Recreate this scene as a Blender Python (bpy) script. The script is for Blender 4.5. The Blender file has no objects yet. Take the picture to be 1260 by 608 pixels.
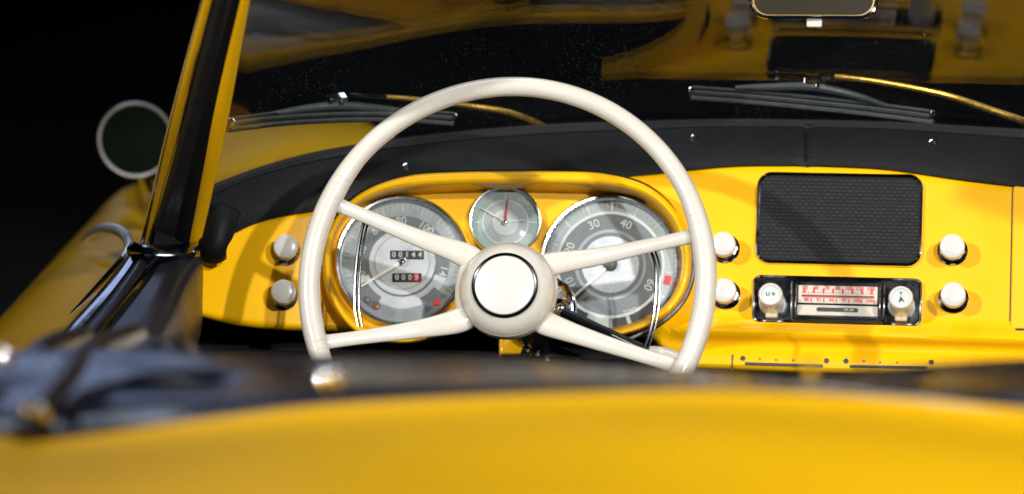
import bpy, math, random
from math import sin, cos, tan, pi, radians
from mathutils import Vector, Matrix
from mathutils.bvhtree import BVHTree

random.seed(7)
scene = bpy.context.scene
COL = scene.collection
V = Vector

# ---------------------------------------------------------------- camera geometry
F = 4078.0
CAM = V((.185, 0, 1.4))
YAW, PITCH = radians(8.1), radians(9)
FW = V((-sin(YAW)*cos(PITCH), cos(YAW)*cos(PITCH), -sin(PITCH)))
RT = V((cos(YAW), sin(YAW), 0))
UP = RT.cross(FW)

def ray(x, y): return FW + RT*((x-630)/F) + UP*((304-y)/F)
def pt(x, y, Y):
    r = ray(x, y); return CAM + r*(Y/r.y)
TD = radians(20)
ND = V((0, -cos(TD), sin(TD)))              # outward normal of the dashboard face
P0 = pt(1030, 280, 3.55)
def onplane(x, y, p, n):
    r = ray(x, y); return CAM + r*((p-CAM).dot(n)/r.dot(n))
def proj(p):
    d=p-CAM; return 630+F*d.dot(RT)/d.dot(FW), 304-F*d.dot(UP)/d.dot(FW)
def onD(x, y, off=0.0): return onplane(x, y, P0+ND*off, ND)
MPP = 3.6/F

# ---------------------------------------------------------------- materials
def mat(name, col=(.8,.8,.8), rough=.5, metal=0, coat=0, coat_r=.03, spec=.5, bump=None, var=None, sheen=0, ior=1.5):
    m = bpy.data.materials.new(name); m.use_nodes = True
    nt = m.node_tree; b = nt.nodes['Principled BSDF']
    b.inputs['Base Color'].default_value = (*col, 1)
    b.inputs['Roughness'].default_value = rough
    b.inputs['Metallic'].default_value = metal
    b.inputs['Coat Weight'].default_value = coat
    b.inputs['Coat Roughness'].default_value = coat_r
    b.inputs['Specular IOR Level'].default_value = spec
    b.inputs['IOR'].default_value = ior
    tc = nt.nodes.new('ShaderNodeTexCoord')
    if bump:
        sc, st, kind = bump
        if kind == 'leather':
            t = nt.nodes.new('ShaderNodeTexVoronoi'); t.inputs['Scale'].default_value = sc; out = t.outputs['Distance']
        else:
            t = nt.nodes.new('ShaderNodeTexNoise'); t.inputs['Scale'].default_value = sc; t.inputs['Detail'].default_value = 6; out = t.outputs['Fac']
        nt.links.new(tc.outputs['Object'], t.inputs['Vector'])
        bp = nt.nodes.new('ShaderNodeBump'); bp.inputs['Strength'].default_value = st; bp.inputs['Distance'].default_value = .001
        nt.links.new(out, bp.inputs['Height']); nt.links.new(bp.outputs['Normal'], b.inputs['Normal'])
    if var:
        sc, amt, rr = var
        n = nt.nodes.new('ShaderNodeTexNoise'); n.inputs['Scale'].default_value = sc; n.inputs['Detail'].default_value = 8; n.inputs['Roughness'].default_value = .65
        nt.links.new(tc.outputs['Object'], n.inputs['Vector'])
        r = nt.nodes.new('ShaderNodeMapRange'); r.inputs[1].default_value = .3; r.inputs[2].default_value = .7
        r.inputs[3].default_value = 1-amt; r.inputs[4].default_value = 1+amt*.3
        nt.links.new(n.outputs['Fac'], r.inputs[0])
        mx = nt.nodes.new('ShaderNodeVectorMath'); mx.operation = 'SCALE'; mx.inputs[0].default_value = col
        nt.links.new(r.outputs[0], mx.inputs['Scale']); nt.links.new(mx.outputs[0], b.inputs['Base Color'])
        r2 = nt.nodes.new('ShaderNodeMapRange'); r2.inputs[1].default_value = .3; r2.inputs[2].default_value = .7
        r2.inputs[3].default_value = max(0, rough-rr); r2.inputs[4].default_value = rough+rr
        nt.links.new(n.outputs['Fac'], r2.inputs[0]); nt.links.new(r2.outputs[0], b.inputs['Roughness'])
    return m

M = {}
M['yellow'] = mat('yellow_paint', (.88,.468,.0012), .36, coat=.32, coat_r=.05, spec=.22, bump=(9, .10, 'noise'), var=(30, .03, .04))
M['yellow_ext'] = mat('yellow_body_paint', (.84,.45,.002), .38, coat=.5, coat_r=.07, spec=.25, var=(14, .05, .05))
M['deckyellow'] = mat('yellow_deck_paint', (.84,.455,.0012), .5, coat=.07, coat_r=.30, spec=.05, var=(5,.03,.05))
M['blackchrome'] = mat('black_chrome', (.06,.065,.07), .16, metal=1)
M['bezel'] = mat('bezel_chrome', (.62,.63,.64), .18, metal=1, var=(60,.05,.05))
M['satin'] = mat('satin_metal', (.74,.74,.71), .34, metal=.6)
M['cream'] = mat('cream_plastic', (.62,.58,.505), .28, coat=.5, coat_r=.12, var=(25, .06, .06), bump=(60, .06, 'noise'))
M['ivory'] = mat('ivory_plastic', (.61,.595,.56), .25, coat=.4, coat_r=.1)
M['oldivory'] = mat('aged_ivory_plastic', (.56,.47,.33), .35, coat=.4, coat_r=.1, var=(200, .2, .1))
M['chrome'] = mat('chrome', (.80,.81,.83), .07, metal=1, var=(60, .05, .03))
M['shadechrome'] = mat('shaded_chrome', (.33,.35,.38), .14, metal=1, var=(40, .3, .08))  # chrome with its dark reflections put into the base colour
M['leather'] = mat('black_leather', (.006,.0065,.007), .5, spec=.13, bump=(500, .3, 'leather'), var=(12, .2, .08))
M['gleather'] = mat('glossy_black_leather', (.007,.008,.015), .24, coat=.25, coat_r=.15, bump=(300, .2, 'leather'), var=(9, .2, .08))
M['doorleather'] = mat('satin_black_leather', (.013,.013,.017), .40, coat=.1, coat_r=.3, bump=(300,.25,'leather'), var=(8,.2,.08))
M['rubber'] = mat('black_rubber', (.012,.012,.013), .38, var=(60, .3, .1))
M['black'] = mat('black_enamel', (.006,.006,.007), .25)
M['void'] = mat('black_interior', (.004,.004,.005), .85)
M['dialdark'] = mat('dark_grey_dial', (.13,.15,.155), .4, metal=.3, var=(120, .12, .05))
M['dialmid'] = mat('grey_dial', (.29,.325,.325), .36, metal=.35, var=(90, .12, .05))
M['dialsilver'] = mat('silver_dial', (.52,.55,.57), .30, metal=.3, var=(60, .06, .05))
M['dialgreen'] = mat('grey_green_dial', (.27,.37,.33), .42, var=(90, .12, .05))
M['dialpale'] = mat('pale_dial', (.55,.60,.58), .38, var=(90, .08, .05))
M['print'] = mat('pale_print', (.46,.50,.46), .5)
M['darkprint'] = mat('dark_print', (.02,.02,.02), .5)
M['red'] = mat('red_print', (.62,.012,.014), .4)
M['needle'] = mat('cream_needle', (.72,.70,.62), .4)
M['scale'] = mat('cream_radio_scale', (.56,.51,.42), .4, var=(150, .08, .05))
M['armreflect_piping'] = mat('yellow_reflection_and_piping', (.62,.36,.06), .28, metal=.7, var=(80, .3, .1))  # yellow reflection painted into the wiper arms' metal; also the door piping's colour
M['wiper'] = mat('grey_metal_wiper', (.075,.088,.085), .45, metal=.2, var=(120, .3, .1))
M['floor'] = mat('dark_floor', (.004,.004,.006), .9, var=(3, .3, 0))
M['drop'] = mat('black_backdrop_cloth', (.0016,.0018,.006), .95, var=(2, .3, 0))
M['mirrorreflect'] = mat('painted_mirror_reflection', (.001,.007,.0018), .5, spec=.1)  # the green the side mirror reflects, painted as its diffuse colour
M['mirrordark'] = mat('rear_mirror_glass', (.006,.010,.014), .12, coat=.3)
M['blue'] = mat('blue_print', (.05,.12,.30), .4)
M['lacewhite'] = mat('amber_lens', (.30,.12,.05), .3)

def grille_mat():
    m = mat('woven_black_grille', (.02,.02,.022), .6, spec=.12)
    nt = m.node_tree; b = nt.nodes['Principled BSDF']
    tc = nt.nodes.new('ShaderNodeTexCoord')
    sx = nt.nodes.new('ShaderNodeSeparateXYZ'); cx = nt.nodes.new('ShaderNodeCombineXYZ')
    nt.links.new(tc.outputs['Object'], sx.inputs[0])
    nt.links.new(sx.outputs['X'], cx.inputs['X']); nt.links.new(sx.outputs['Z'], cx.inputs['Y'])
    br = nt.nodes.new('ShaderNodeTexBrick')
    br.inputs['Scale'].default_value = 74
    br.inputs['Color1'].default_value = (.030,.034,.033,1); br.inputs['Color2'].default_value = (.022,.025,.025,1)
    br.inputs['Mortar'].default_value = (.013,.013,.014,1)
    br.inputs['Mortar Size'].default_value = .075; br.inputs['Mortar Smooth'].default_value = .4
    br.inputs['Brick Width'].default_value = .5; br.inputs['Row Height'].default_value = .27
    nt.links.new(cx.outputs[0], br.inputs['Vector'])
    nt.links.new(br.outputs['Color'], b.inputs['Base Color'])
    bp = nt.nodes.new('ShaderNodeBump'); bp.inputs['Strength'].default_value = .8; bp.inputs['Distance'].default_value = .0012; bp.invert = True
    nt.links.new(br.outputs['Fac'], bp.inputs['Height']); nt.links.new(bp.outputs['Normal'], b.inputs['Normal'])
    return m
M['grille'] = grille_mat()

def rim_mat():
    # cream plastic with the fine age cracks that run across the old rim
    m = mat('cracked_cream_plastic', (.74,.68,.585), .28, coat=.5, coat_r=.12)
    return m

def glass_mat(name, f0=.04, rough=0.0, dust=False, tint=(1,1,1)):
    m = bpy.data.materials.new(name); m.use_nodes = True
    nt = m.node_tree; nt.nodes.clear(); N = nt.nodes.new; L = nt.links.new
    out = N('ShaderNodeOutputMaterial')
    geo = N('ShaderNodeNewGeometry')
    dot = N('ShaderNodeVectorMath'); dot.operation = 'DOT_PRODUCT'
    L(geo.outputs['Incoming'], dot.inputs[0]); L(geo.outputs['Normal'], dot.inputs[1])
    ab = N('ShaderNodeMath'); ab.operation = 'ABSOLUTE'; L(dot.outputs['Value'], ab.inputs[0])
    s = N('ShaderNodeMath'); s.operation = 'SUBTRACT'; s.inputs[0].default_value = 1; L(ab.outputs[0], s.inputs[1])
    p = N('ShaderNodeMath'); p.operation = 'POWER'; p.inputs[1].default_value = 5; L(s.outputs[0], p.inputs[0])
    r = N('ShaderNodeMapRange'); r.inputs[3].default_value = f0; r.inputs[4].default_value = 1; L(p.outputs[0], r.inputs[0])
    tr = N('ShaderNodeBsdfTransparent'); tr.inputs[0].default_value = (*tint, 1)
    gl = N('ShaderNodeBsdfGlossy'); gl.inputs['Roughness'].default_value = rough
    mx = N('ShaderNodeMixShader'); L(r.outputs[0], mx.inputs[0]); L(tr.outputs[0], mx.inputs[1]); L(gl.outputs[0], mx.inputs[2])
    last = mx
    if dust:
        tc = N('ShaderNodeTexCoord')
        di = N('ShaderNodeBsdfDiffuse'); di.inputs[0].default_value = (.36,.40,.52,1)  # dust, tinted blue to imitate the bluish reflection in the glass
        fac = None
        for sc, rad, thr in ((380, .20, .72), (130, .08, .90)):
            vo = N('ShaderNodeTexVoronoi'); vo.inputs['Scale'].default_value = sc; L(tc.outputs['Object'], vo.inputs['Vector'])
            a = N('ShaderNodeMath'); a.operation = 'LESS_THAN'; a.inputs[1].default_value = rad; L(vo.outputs['Distance'], a.inputs[0])
            sp = N('ShaderNodeSeparateColor'); L(vo.outputs['Color'], sp.inputs[0])
            b = N('ShaderNodeMath'); b.operation = 'GREATER_THAN'; b.inputs[1].default_value = thr; L(sp.outputs[0], b.inputs[0])
            nz = N('ShaderNodeTexNoise'); nz.inputs['Scale'].default_value = 9; nz.inputs['Detail'].default_value = 3; L(tc.outputs['Object'], nz.inputs['Vector'])
            nr = N('ShaderNodeMapRange'); nr.inputs[1].default_value = .35; nr.inputs[2].default_value = .65; nr.inputs[3].default_value = .3; nr.inputs[4].default_value = 1.0; L(nz.outputs['Fac'], nr.inputs[0])
            a0 = a; a = N('ShaderNodeMath'); a.operation = 'MULTIPLY'; L(a0.outputs[0], a.inputs[0]); L(nr.outputs[0], a.inputs[1])
            c = N('ShaderNodeMath'); c.operation = 'MULTIPLY'; L(a.outputs[0], c.inputs[0]); L(b.outputs[0], c.inputs[1])
            c2 = N('ShaderNodeMath'); c2.operation = 'MULTIPLY'; L(c.outputs[0], c2.inputs[0]); L(sp.outputs[1], c2.inputs[1])
            if fac is None: fac = c2
            else:
                ad = N('ShaderNodeMath'); ad.operation = 'ADD'; ad.use_clamp = True
                L(fac.outputs[0], ad.inputs[0]); L(c2.outputs[0], ad.inputs[1]); fac = ad
        dust_haze = N('ShaderNodeMath'); dust_haze.operation = 'MULTIPLY_ADD'; dust_haze.inputs[1].default_value = .5; dust_haze.inputs[2].default_value = .004; dust_haze.use_clamp = True  # dust specks plus a faint bluish haze painted over the whole pane
        L(fac.outputs[0], dust_haze.inputs[0])
        m2 = N('ShaderNodeMixShader'); L(dust_haze.outputs[0], m2.inputs[0]); L(mx.outputs[0], m2.inputs[1]); L(di.outputs[0], m2.inputs[2])
        last = m2
    L(last.outputs[0], out.inputs['Surface'])
    return m
M['windglass'] = glass_mat('windscreen_glass', .052, 0.0, True, (.96,.97,.96))
M['glass'] = glass_mat('gauge_glass', .07, .04)

# ---------------------------------------------------------------- mesh helpers
ROOT_LOC = V((0, 3.3, 0))
car = bpy.data.objects.new('convertible_car', None); COL.objects.link(car)
car.location = ROOT_LOC
car['label'] = 'yellow vintage convertible with cream four-spoke steering wheel and chrome-ringed gauges'
car['category'] = 'car'
INV = Matrix.Translation(-ROOT_LOC)

def link(o, parent):
    COL.objects.link(o)
    if parent is not None:
        o.parent = parent
        if parent is car: o.matrix_parent_inverse = INV
    return o
def empty(name, parent=car, label=None):
    o = bpy.data.objects.new(name, None); link(o, parent)
    if label: o['label'] = label
    return o

class MB:
    def __init__(s): s.v=[]; s.f=[]; s.mi=[]; s.mats=[]
    def _m(s, m):
        if m not in s.mats: s.mats.append(m)
        return s.mats.index(m)
    def add(s, vs, fs, m):
        k = len(s.v); i = s._m(m)
        s.v += [V(x) for x in vs]
        for f in fs: s.f.append([k+j for j in f]); s.mi.append(i)
        return s
    def box(s, fr, c, sz, m):
        # fr = (origin,u,v,n); c centre in frame; sz sizes
        o,u,v,n = fr; vs=[]
        for a in (-.5,.5):
            for b in (-.5,.5):
                for d in (-.5,.5):
                    vs.append(o+u*(c[0]+a*sz[0])+v*(c[1]+b*sz[1])+n*(c[2]+d*sz[2]))
        s.add(vs, [(0,1,3,2),(4,6,7,5),(0,4,5,1),(2,3,7,6),(0,2,6,4),(1,5,7,3)], m); return s
    def lathe(s, fr, prof, m, n=48, cap=True):
        o,u,v,w = fr; vs=[]; fs=[]
        for (r,h) in prof:
            for k in range(n):
                a = 2*pi*k/n; vs.append(o+u*(r*cos(a))+v*(r*sin(a))+w*h)
        for i in range(len(prof)-1):
            for k in range(n):
                k2=(k+1)%n; fs.append((i*n+k,i*n+k2,(i+1)*n+k2,(i+1)*n+k))
        if cap:
            if prof[-1][0] > 1e-5: fs.append([ (len(prof)-1)*n+k for k in range(n)])
            if prof[0][0] > 1e-5: fs.append([k for k in reversed(range(n))])
        s.add(vs, fs, m); return s
    def tube(s, pts, r, m, n=12, closed=False, cap=True, flat=None):
        # flat=(normal, ratio): squash section along normal
        pts=[V(p) for p in pts]; N=len(pts); vs=[]; fs=[]
        rr = r if isinstance(r,(list,tuple)) else [r]*N
        prev=None
        for i,p in enumerate(pts):
            a = pts[(i-1)%N] if (closed or i>0) else p
            b = pts[(i+1)%N] if (closed or i<N-1) else p
            t=(b-a).normalized()
            if flat: x=flat[0].cross(t).normalized()
            elif prev is None:
                x = t.cross(V((0,0,1))); x = x.normalized() if x.length>.05 else t.cross(V((1,0,0))).normalized()
            else: x=(prev-t*prev.dot(t)).normalized()
            prev=x; y=t.cross(x)
            k2 = flat[1] if flat else 1
            for k in range(n):
                a2=2*pi*k/n; vs.append(p+x*(rr[i]*cos(a2))+y*(rr[i]*k2*sin(a2)))
        for i in range(N if closed else N-1):
            j=(i+1)%N
            for k in range(n):
                k2=(k+1)%n; fs.append((i*n+k,i*n+k2,j*n+k2,j*n+k))
        if not closed and cap:
            fs.append([k for k in reversed(range(n))]); fs.append([(N-1)*n+k for k in range(n)])
        s.add(vs, fs, m); return s
    def grid(s, rows, m, closed=False):
        n=len(rows[0]); vs=[p for r in rows for p in r]; fs=[]
        for i in range(len(rows)-1):
            for k in range(n if closed else n-1):
                k2=(k+1)%n; fs.append((i*n+k,i*n+k2,(i+1)*n+k2,(i+1)*n+k))
        s.add(vs, fs, m); return s
    def text(s, txt, fr, c, size, m, rot=0, h=0, bold=0):
        cu = bpy.data.curves.new('lettering', 'FONT'); cu.body = txt; cu.size = size; cu.align_x='CENTER'; cu.align_y='CENTER'
        cu.offset = bold*size
        cu.resolution_u = 3
        ob = bpy.data.objects.new('lettering', cu); me = ob.to_mesh()
        o,u,v,n = fr; ca,sa = cos(rot),sin(rot)
        vs=[o+u*(c[0]+p.co.x*ca-p.co.y*sa)+v*(c[1]+p.co.x*sa+p.co.y*ca)+n*h for p in me.vertices]
        fs=[list(f.vertices) for f in me.polygons]
        s.add(vs, fs, m)
        ob.to_mesh_clear(); bpy.data.objects.remove(ob); bpy.data.curves.remove(cu)
        return s
    def build(s, name, parent=car, smooth=True, bevel=0, subsurf=0, label=None, solid=0, angle=35, origin=None):
        me = bpy.data.meshes.new(name)
        me.from_pydata([tuple(p) for p in s.v], [], s.f)
        for m in s.mats: me.materials.append(m)
        for p,i in zip(me.polygons, s.mi): p.material_index=i
        me.update()
        o = bpy.data.objects.new(name, me); link(o, parent)
        if label: o['label']=label
        if solid:
            md=o.modifiers.new('thickness','SOLIDIFY'); md.thickness=abs(solid); md.offset=-1 if solid>0 else 1
        if bevel:
            md=o.modifiers.new('edge','BEVEL'); md.width=bevel; md.segments=3; md.limit_method='ANGLE'; md.angle_limit=radians(40)
        if subsurf:
            md=o.modifiers.new('sub','SUBSURF'); md.levels=md.render_levels=subsurf
        if smooth:
            for p in me.polygons: p.use_smooth=True
            md = None
            me.set_sharp_from_angle(angle=radians(angle)) if not (bevel or subsurf) else None
        return o

def catmull(P, n, closed=False):
    P=[V(p) for p in P]; N=len(P); out=[]
    segs = N if closed else N-1
    tot = n if closed else n-1
    for i in range(n):
        t = i*segs/tot if tot else 0
        k=min(int(t), segs-1); u=t-k
        if closed: p=[P[(k+j)%N] for j in (-1,0,1,2)]
        else:
            g=lambda j: P[j] if 0<=j<N else (P[0]*2-P[1] if j<0 else P[-1]*2-P[-2])
            p=[g(k-1),g(k),g(k+1),g(k+2)]
        out.append(.5*((2*p[1])+(p[2]-p[0])*u+(2*p[0]-5*p[1]+4*p[2]-p[3])*u*u+(3*p[1]-p[0]-3*p[2]+p[3])*u**3))
    return out
def loft(rails, nu, nv):
    rows=[catmull(r, nu) for r in rails]
    cols=[catmull([r[k] for r in rows], nv) for k in range(nu)]
    return [[cols[k][j] for k in range(nu)] for j in range(nv)]
def pr(lst): return [pt(*a) for a in lst]
def lerp(a,b,t): return a+(b-a)*t
def interp(x, tab):
    if x<=tab[0][0]: return tab[0][1]
    for (a,va),(b,vb) in zip(tab,tab[1:]):
        if x<=b:
            t=(x-a)/(b-a); return va+(vb-va)*t
    return tab[-1][1]
def sinterp(x, tab):
    # smooth (monotone-ish) interpolation by Catmull over the table
    if x<=tab[0][0]: return tab[0][1]
    if x>=tab[-1][0]: return tab[-1][1]
    n=len(tab)
    for k in range(n-1):
        a,b=tab[k],tab[k+1]
        if x<=b[0]:
            def sl(i):
                if i<=0 : return (tab[1][1]-tab[0][1])/(tab[1][0]-tab[0][0])
                if i>=n-1: return (tab[-1][1]-tab[-2][1])/(tab[-1][0]-tab[-2][0])
                return (tab[i+1][1]-tab[i-1][1])/(tab[i+1][0]-tab[i-1][0])
            h=b[0]-a[0]; t=(x-a[0])/h; m0,m1=sl(k)*h,sl(k+1)*h
            return (2*t**3-3*t*t+1)*a[1]+(t**3-2*t*t+t)*m0+(-2*t**3+3*t*t)*b[1]+(t**3-t*t)*m1
def frame(o, n, up=V((0,0,1))):
    n=n.normalized(); u=up.cross(n).normalized(); v=n.cross(u); return (o,u,v,n)
def rrect(w,h,r,n=6):
    pts=[]
    for cx,cy,a0 in ((w/2-r,h/2-r,0),(-w/2+r,h/2-r,90),(-w/2+r,-h/2+r,180),(w/2-r,-h/2+r,270)):
        for k in range(n+1):
            a=radians(a0+90*k/n); pts.append((cx+r*cos(a),cy+r*sin(a)))
    return pts
def slab(mb, fr, w,h,r,h0,h1,m, chamfer=.0, c=(0,0)):
    o,u,v,n=fr; base=rrect(w,h,r); top=rrect(w-2*chamfer,h-2*chamfer,max(r-chamfer,.0004)); k=len(base)
    L=[[o+u*(x+c[0])+v*(y+c[1])+n*h0 for x,y in base],[o+u*(x+c[0])+v*(y+c[1])+n*(h1-chamfer) for x,y in base],[o+u*(x+c[0])+v*(y+c[1])+n*h1 for x,y in top]]
    mb.grid(L,m,closed=True); s=len(mb.v)-k
    mb.f.append(list(range(s,s+k))); mb.mi.append(mb._m(m))
def bvh_of(mb): return BVHTree.FromPolygons([tuple(p) for p in mb.v], mb.f)
def hit(bvh, x, y, off=0.0):
    d=ray(x,y).normalized(); loc,nor,idx,dist=bvh.ray_cast(CAM, d)
    if loc is None: return None,None
    if nor.dot(d)>0: nor=-nor
    return loc+nor*off, nor

# ---------------------------------------------------------------- dashboard, pad, windscreen
def dash_off(X):
    return sinterp(abs(X), [(0,0),(.2,0),(.35,.012),(.5,.045),(.56,.075),(.62,.125),(.67,.19)])
def glassY(X): return 3.612-.19*(abs(X)/.66)**4 if abs(X)<.66 else 3.612-.19-.19*4/.66*(abs(X)-.66)
def solve_off(px,py,offf,extra=0):
    off=0
    for _ in range(30):
        p=onD(px,py,off+extra); off=.5*off+.5*offf(p.x)
    return onD(px,py,off+extra)
def dashz(samples):
    t=[]
    for px,py in samples:
        p=solve_off(px,py,dash_off); t.append((abs(p.x),p.z))
    t.sort(); return t
top_tab=dashz([(1000,201),(900,202),(800,212),(700,220),(600,226),(500,236),(400,255),(330,268),(290,284),(262,305)])
def baseTab():
    t=[]
    for px,py in [(1000,152),(900,151),(800,153),(650,159),(500,174),(400,189),(330,207),(262,232),(235,246)]:
        X=0
        for _ in range(30): p=pt(px,py,glassY(X)); X=.5*X+.5*p.x
        t.append((abs(p.x),p.z))
    t.sort(); return t
base_tab=baseTab()
ZTOP=lambda X: sinterp(abs(X),top_tab)
ZB=lambda X: sinterp(abs(X),base_tab)
def D_at(X, z, off):
    # point of the dash plane (+off along normal) at given X and nominal z
    y = P0.y + (z-P0.z)*tan(TD) - off/cos(TD)
    return V((X, y, z))
XS=[ -.665+i*1.33/132 for i in range(133)]
# bottom height per X: left part ends high (open knee space), right carries the heater panel
def zbot(X):
    zc=onD(1000,462,0).z
    zl=onD(350,409,.06).z
    return sinterp(X,[(-.68,zl+.055),(-.64,zl+.030),(-.60,zl+.012),(-.54,zl),(-.45,zl-.005),(-.30,zl+.0),(-.215,zl-.004),(-.165,zl-.012),(-.135,zc+.004),(-.10,zc),(.3,zc),(.5,zc+.01),(.68,zc+.04)])
mb=MB(); rows=[]
zface=onD(1000,398,0).z
def dprof(z, X):
    # extra offset for the lower roll: bead, cove, heater face
    tabs=[(onD(1000,470,0).z,.004),(onD(1000,452,0).z,.007),(onD(1000,436,0).z,.006),(onD(1000,430,0).z,.001),(onD(1000,422,0).z,.003),(onD(1000,412,0).z,.013),(onD(1000,404,0).z,.014),(onD(1000,396,0).z,.003),(onD(1000,388,0).z,0),(2,0)]
    return sinterp(z,tabs)*interp(X,[(-.22,0.15),(-.12,1)])
NR=64
for j in range(NR):
    t=j/(NR-1); r=[]
    for X in XS:
        zt,zb=ZTOP(X)+.004,zbot(X)
        z=lerp(zt,zb,t)
        off=dash_off(X)+dprof(z,X)
        # rolled top and bottom edges
        e=(zt-z); 
        if e<.012: off-=.012*(1-e/.012)**2
        e=(z-zb)
        if e<.012: off-=.014*(1-e/.012)**2
        r.append(D_at(X,z,off))
    rows.append(r)
rows.append([p+V((0,.05,-.004)) for p in rows[-1]])
mb.grid(rows,M['yellow'])
dash_bvh=bvh_of(mb)
dash=mb.build('dashboard')

# windscreen glass surface
RAKE=radians(46)
HG=.44
def Gpt(X,s,off=0):
    b=V((X,glassY(X),ZB(X)))
    rk=RAKE-radians(6)*(abs(X)/.7)**2
    top=V((X*.80, b.y, b.z))+V((0,-sin(rk)*HG,cos(rk)*HG))
    bulge=.003*sin(pi*s)
    return b.lerp(top,s)+V((0,cos(rk),sin(rk)))*(bulge+off)
GX=[-.655+i*1.31/110 for i in range(111)]
mb=MB(); mb.grid([[Gpt(X,s/30) for X in GX] for s in range(31)],M['windglass'])
glass_bvh=bvh_of(mb)
wind=empty('windscreen')
mb2=MB()
A=[[Gpt(X,s/30) for X in GX] for s in range(31)]; B=[[Gpt(X,s/30,.005) for X in GX] for s in range(31)]
mb2.grid(A,M['windglass']); mb2.grid([list(reversed(r)) for r in B],M['windglass'])
mb2.build('pane',wind)
# rubber gasket along base and header bar at the top
mb=MB()
mb.tube([Gpt(X,.004)+V((0,-.003,.0)) for X in GX],.0035,M['void'],8)
mb.build('gasket',wind)
mb=MB(); mb.tube([Gpt(X,1)+V((0,0,.01)) for X in GX],.016,M['yellow_ext'],12); mb.build('header_rail',wind)

# black padded top
pad=MB(); prow=[]
PX=[-.672+i*1.344/140 for i in range(141)]
for k in range(15):
    t=k/14; r=[]
    for X in PX:
        a=D_at(X,ZTOP(X),dash_off(X)+.004)+V((0,0,-.0015))
        b=V((X,glassY(X)-.003,ZB(X)+.004))
        p=a.lerp(b,t)
        nrm=V((0,-.72,.69))
        bul=.006*(sin(pi*min(1,t*1.0))**.6)
        if .80<t<.92: bul-=.0035*sin(pi*(t-.80)/.12)
        if abs(X-.0)<.0022: bul-=.004
        r.append(p+nrm*bul)
    if k==0:
        prow.append([p+V((0,.012,-.002)) for p in r])
    prow.append(r)
pad.grid(prow,M['leather']); pad_bvh=bvh_of(pad)
pad_o=pad.build('dash_pad',label='black padded dashboard top with dome screws')
mb=MB(); mb.tube([hit(pad_bvh,990.5,y,.0004)[0] for y in (160,170,180,190,199)],.0016,M['black'],6); mb.build('seam',pad_o)
for (x,y) in ((500,206),(853,170),(1148,176),(273,264)):
    p,n=hit(pad_bvh,x,y,0)
    if p is None: continue
    fr=frame(p,n); mb=MB()
    mb.lathe(fr,[(.0048,-.001),(.0048,.0008),(.0040,.0022),(.0018,.0030),(0,.0031)],M['chrome'],20)
    mb.box(fr,(0,0,.0031),(.005,.0008,.0006),M['darkprint'])
    mb.build('screw',pad_o)
# cowl beneath the glass outside (black) and the left fender seen through it
mb=MB()
mb.grid([[V((X,glassY(X)+.004,ZB(X)-.006)) for X in PX],[V((X,glassY(X)+.06,ZB(X)-.02)) for X in PX],[V((X,glassY(X)+.10,ZB(X)-.10)) for X in PX],[V((X,glassY(X)+.10,ZB(X)-.5)) for X in PX]],M['black'])
mb.build('cowl')
fen=loft([pr([(228,262,3.66),(262,250,3.68),(330,222,3.72),(420,205,3.76),(500,215,3.76)]),
          pr([(226,215,3.85),(262,188,3.9),(330,170,3.9),(400,164,3.9),(462,174,3.85),(500,205,3.8)]),
          pr([(226,180,4.3),(262,158,4.3),(340,148,4.3),(420,148,4.25),(480,172,4.1),(506,215,3.9)]),
          pr([(226,230,4.8),(262,220,4.8),(340,220,4.8),(430,230,4.7),(480,260,4.3),(510,290,4.0)])],40,30)
mb=MB(); mb.grid(fen,M['deckyellow']); mb.build('front_fender',label='yellow front fender seen through the windscreen')

# ---------------------------------------------------------------- instrument pod
def poff(px): return lerp(.058,.010,min(1.1,max(-.1,(px-400)/445)))
outer=[(399,325),(404,288),(424,254),(458,230),(505,216),(560,212),(622,211),(690,211),(745,214),(795,228),(830,258),(847,300),(847,342),(832,375),(800,400),(750,414),(700,408),(662,392),(622,376),(584,390),(545,412),(492,422),(438,408),(408,370)]
inner=[(410,325),(414,292),(434,263),(468,246),(508,240),(560,237),(622,236),(690,237),(745,239),(788,248),(818,272),(834,305),(834,340),(820,368),(792,390),(748,403),(702,398),(662,382),(622,366),(584,380),(545,400),(492,410),(446,396),(418,364)]
NP=480
def ploop(t, off, grow=0):
    pts=[]
    for (a,b),(c,d) in zip(outer,inner):
        x,y=lerp(a,c,t),lerp(b,d,t)
        if grow: 
            dx,dy=a-622,b-316; l=math.hypot(dx,dy*1.5); x+=dx/l*grow; y+=dy/l*grow
        dep=.028+.024*max(0,min(1,(330-b)/110)); pts.append(onD(x,y,poff(x)+(off*dep if off>0 else off)))
    return catmull(pts,NP,closed=True)
mb=MB()
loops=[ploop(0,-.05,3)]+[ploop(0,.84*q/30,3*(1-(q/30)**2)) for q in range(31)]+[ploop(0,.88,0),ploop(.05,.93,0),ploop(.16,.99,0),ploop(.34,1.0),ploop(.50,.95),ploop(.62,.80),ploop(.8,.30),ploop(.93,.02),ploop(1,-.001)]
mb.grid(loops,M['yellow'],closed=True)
for fi in range(31*NP):
    c=V((0,0,0))
    for vi in mb.f[fi]: c+=mb.v[vi]/4
    x,y=proj(c)
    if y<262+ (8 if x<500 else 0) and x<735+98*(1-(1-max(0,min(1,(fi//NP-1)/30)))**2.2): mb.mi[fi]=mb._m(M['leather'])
k=len(mb.v)-NP; mb.f.append(list(range(k,k+NP))); mb.mi.append(0)
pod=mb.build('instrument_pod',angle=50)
# dark rubber welt round the pod's right foot
mb=MB(); mb.tube(catmull([onD(x,y,poff(x)+.006) for x,y in ((848,288),(853,315),(851,345),(838,374),(812,398),(775,417))],40),.0030,M['rubber'],8); mb.build('rubber_welt',pod)

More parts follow.
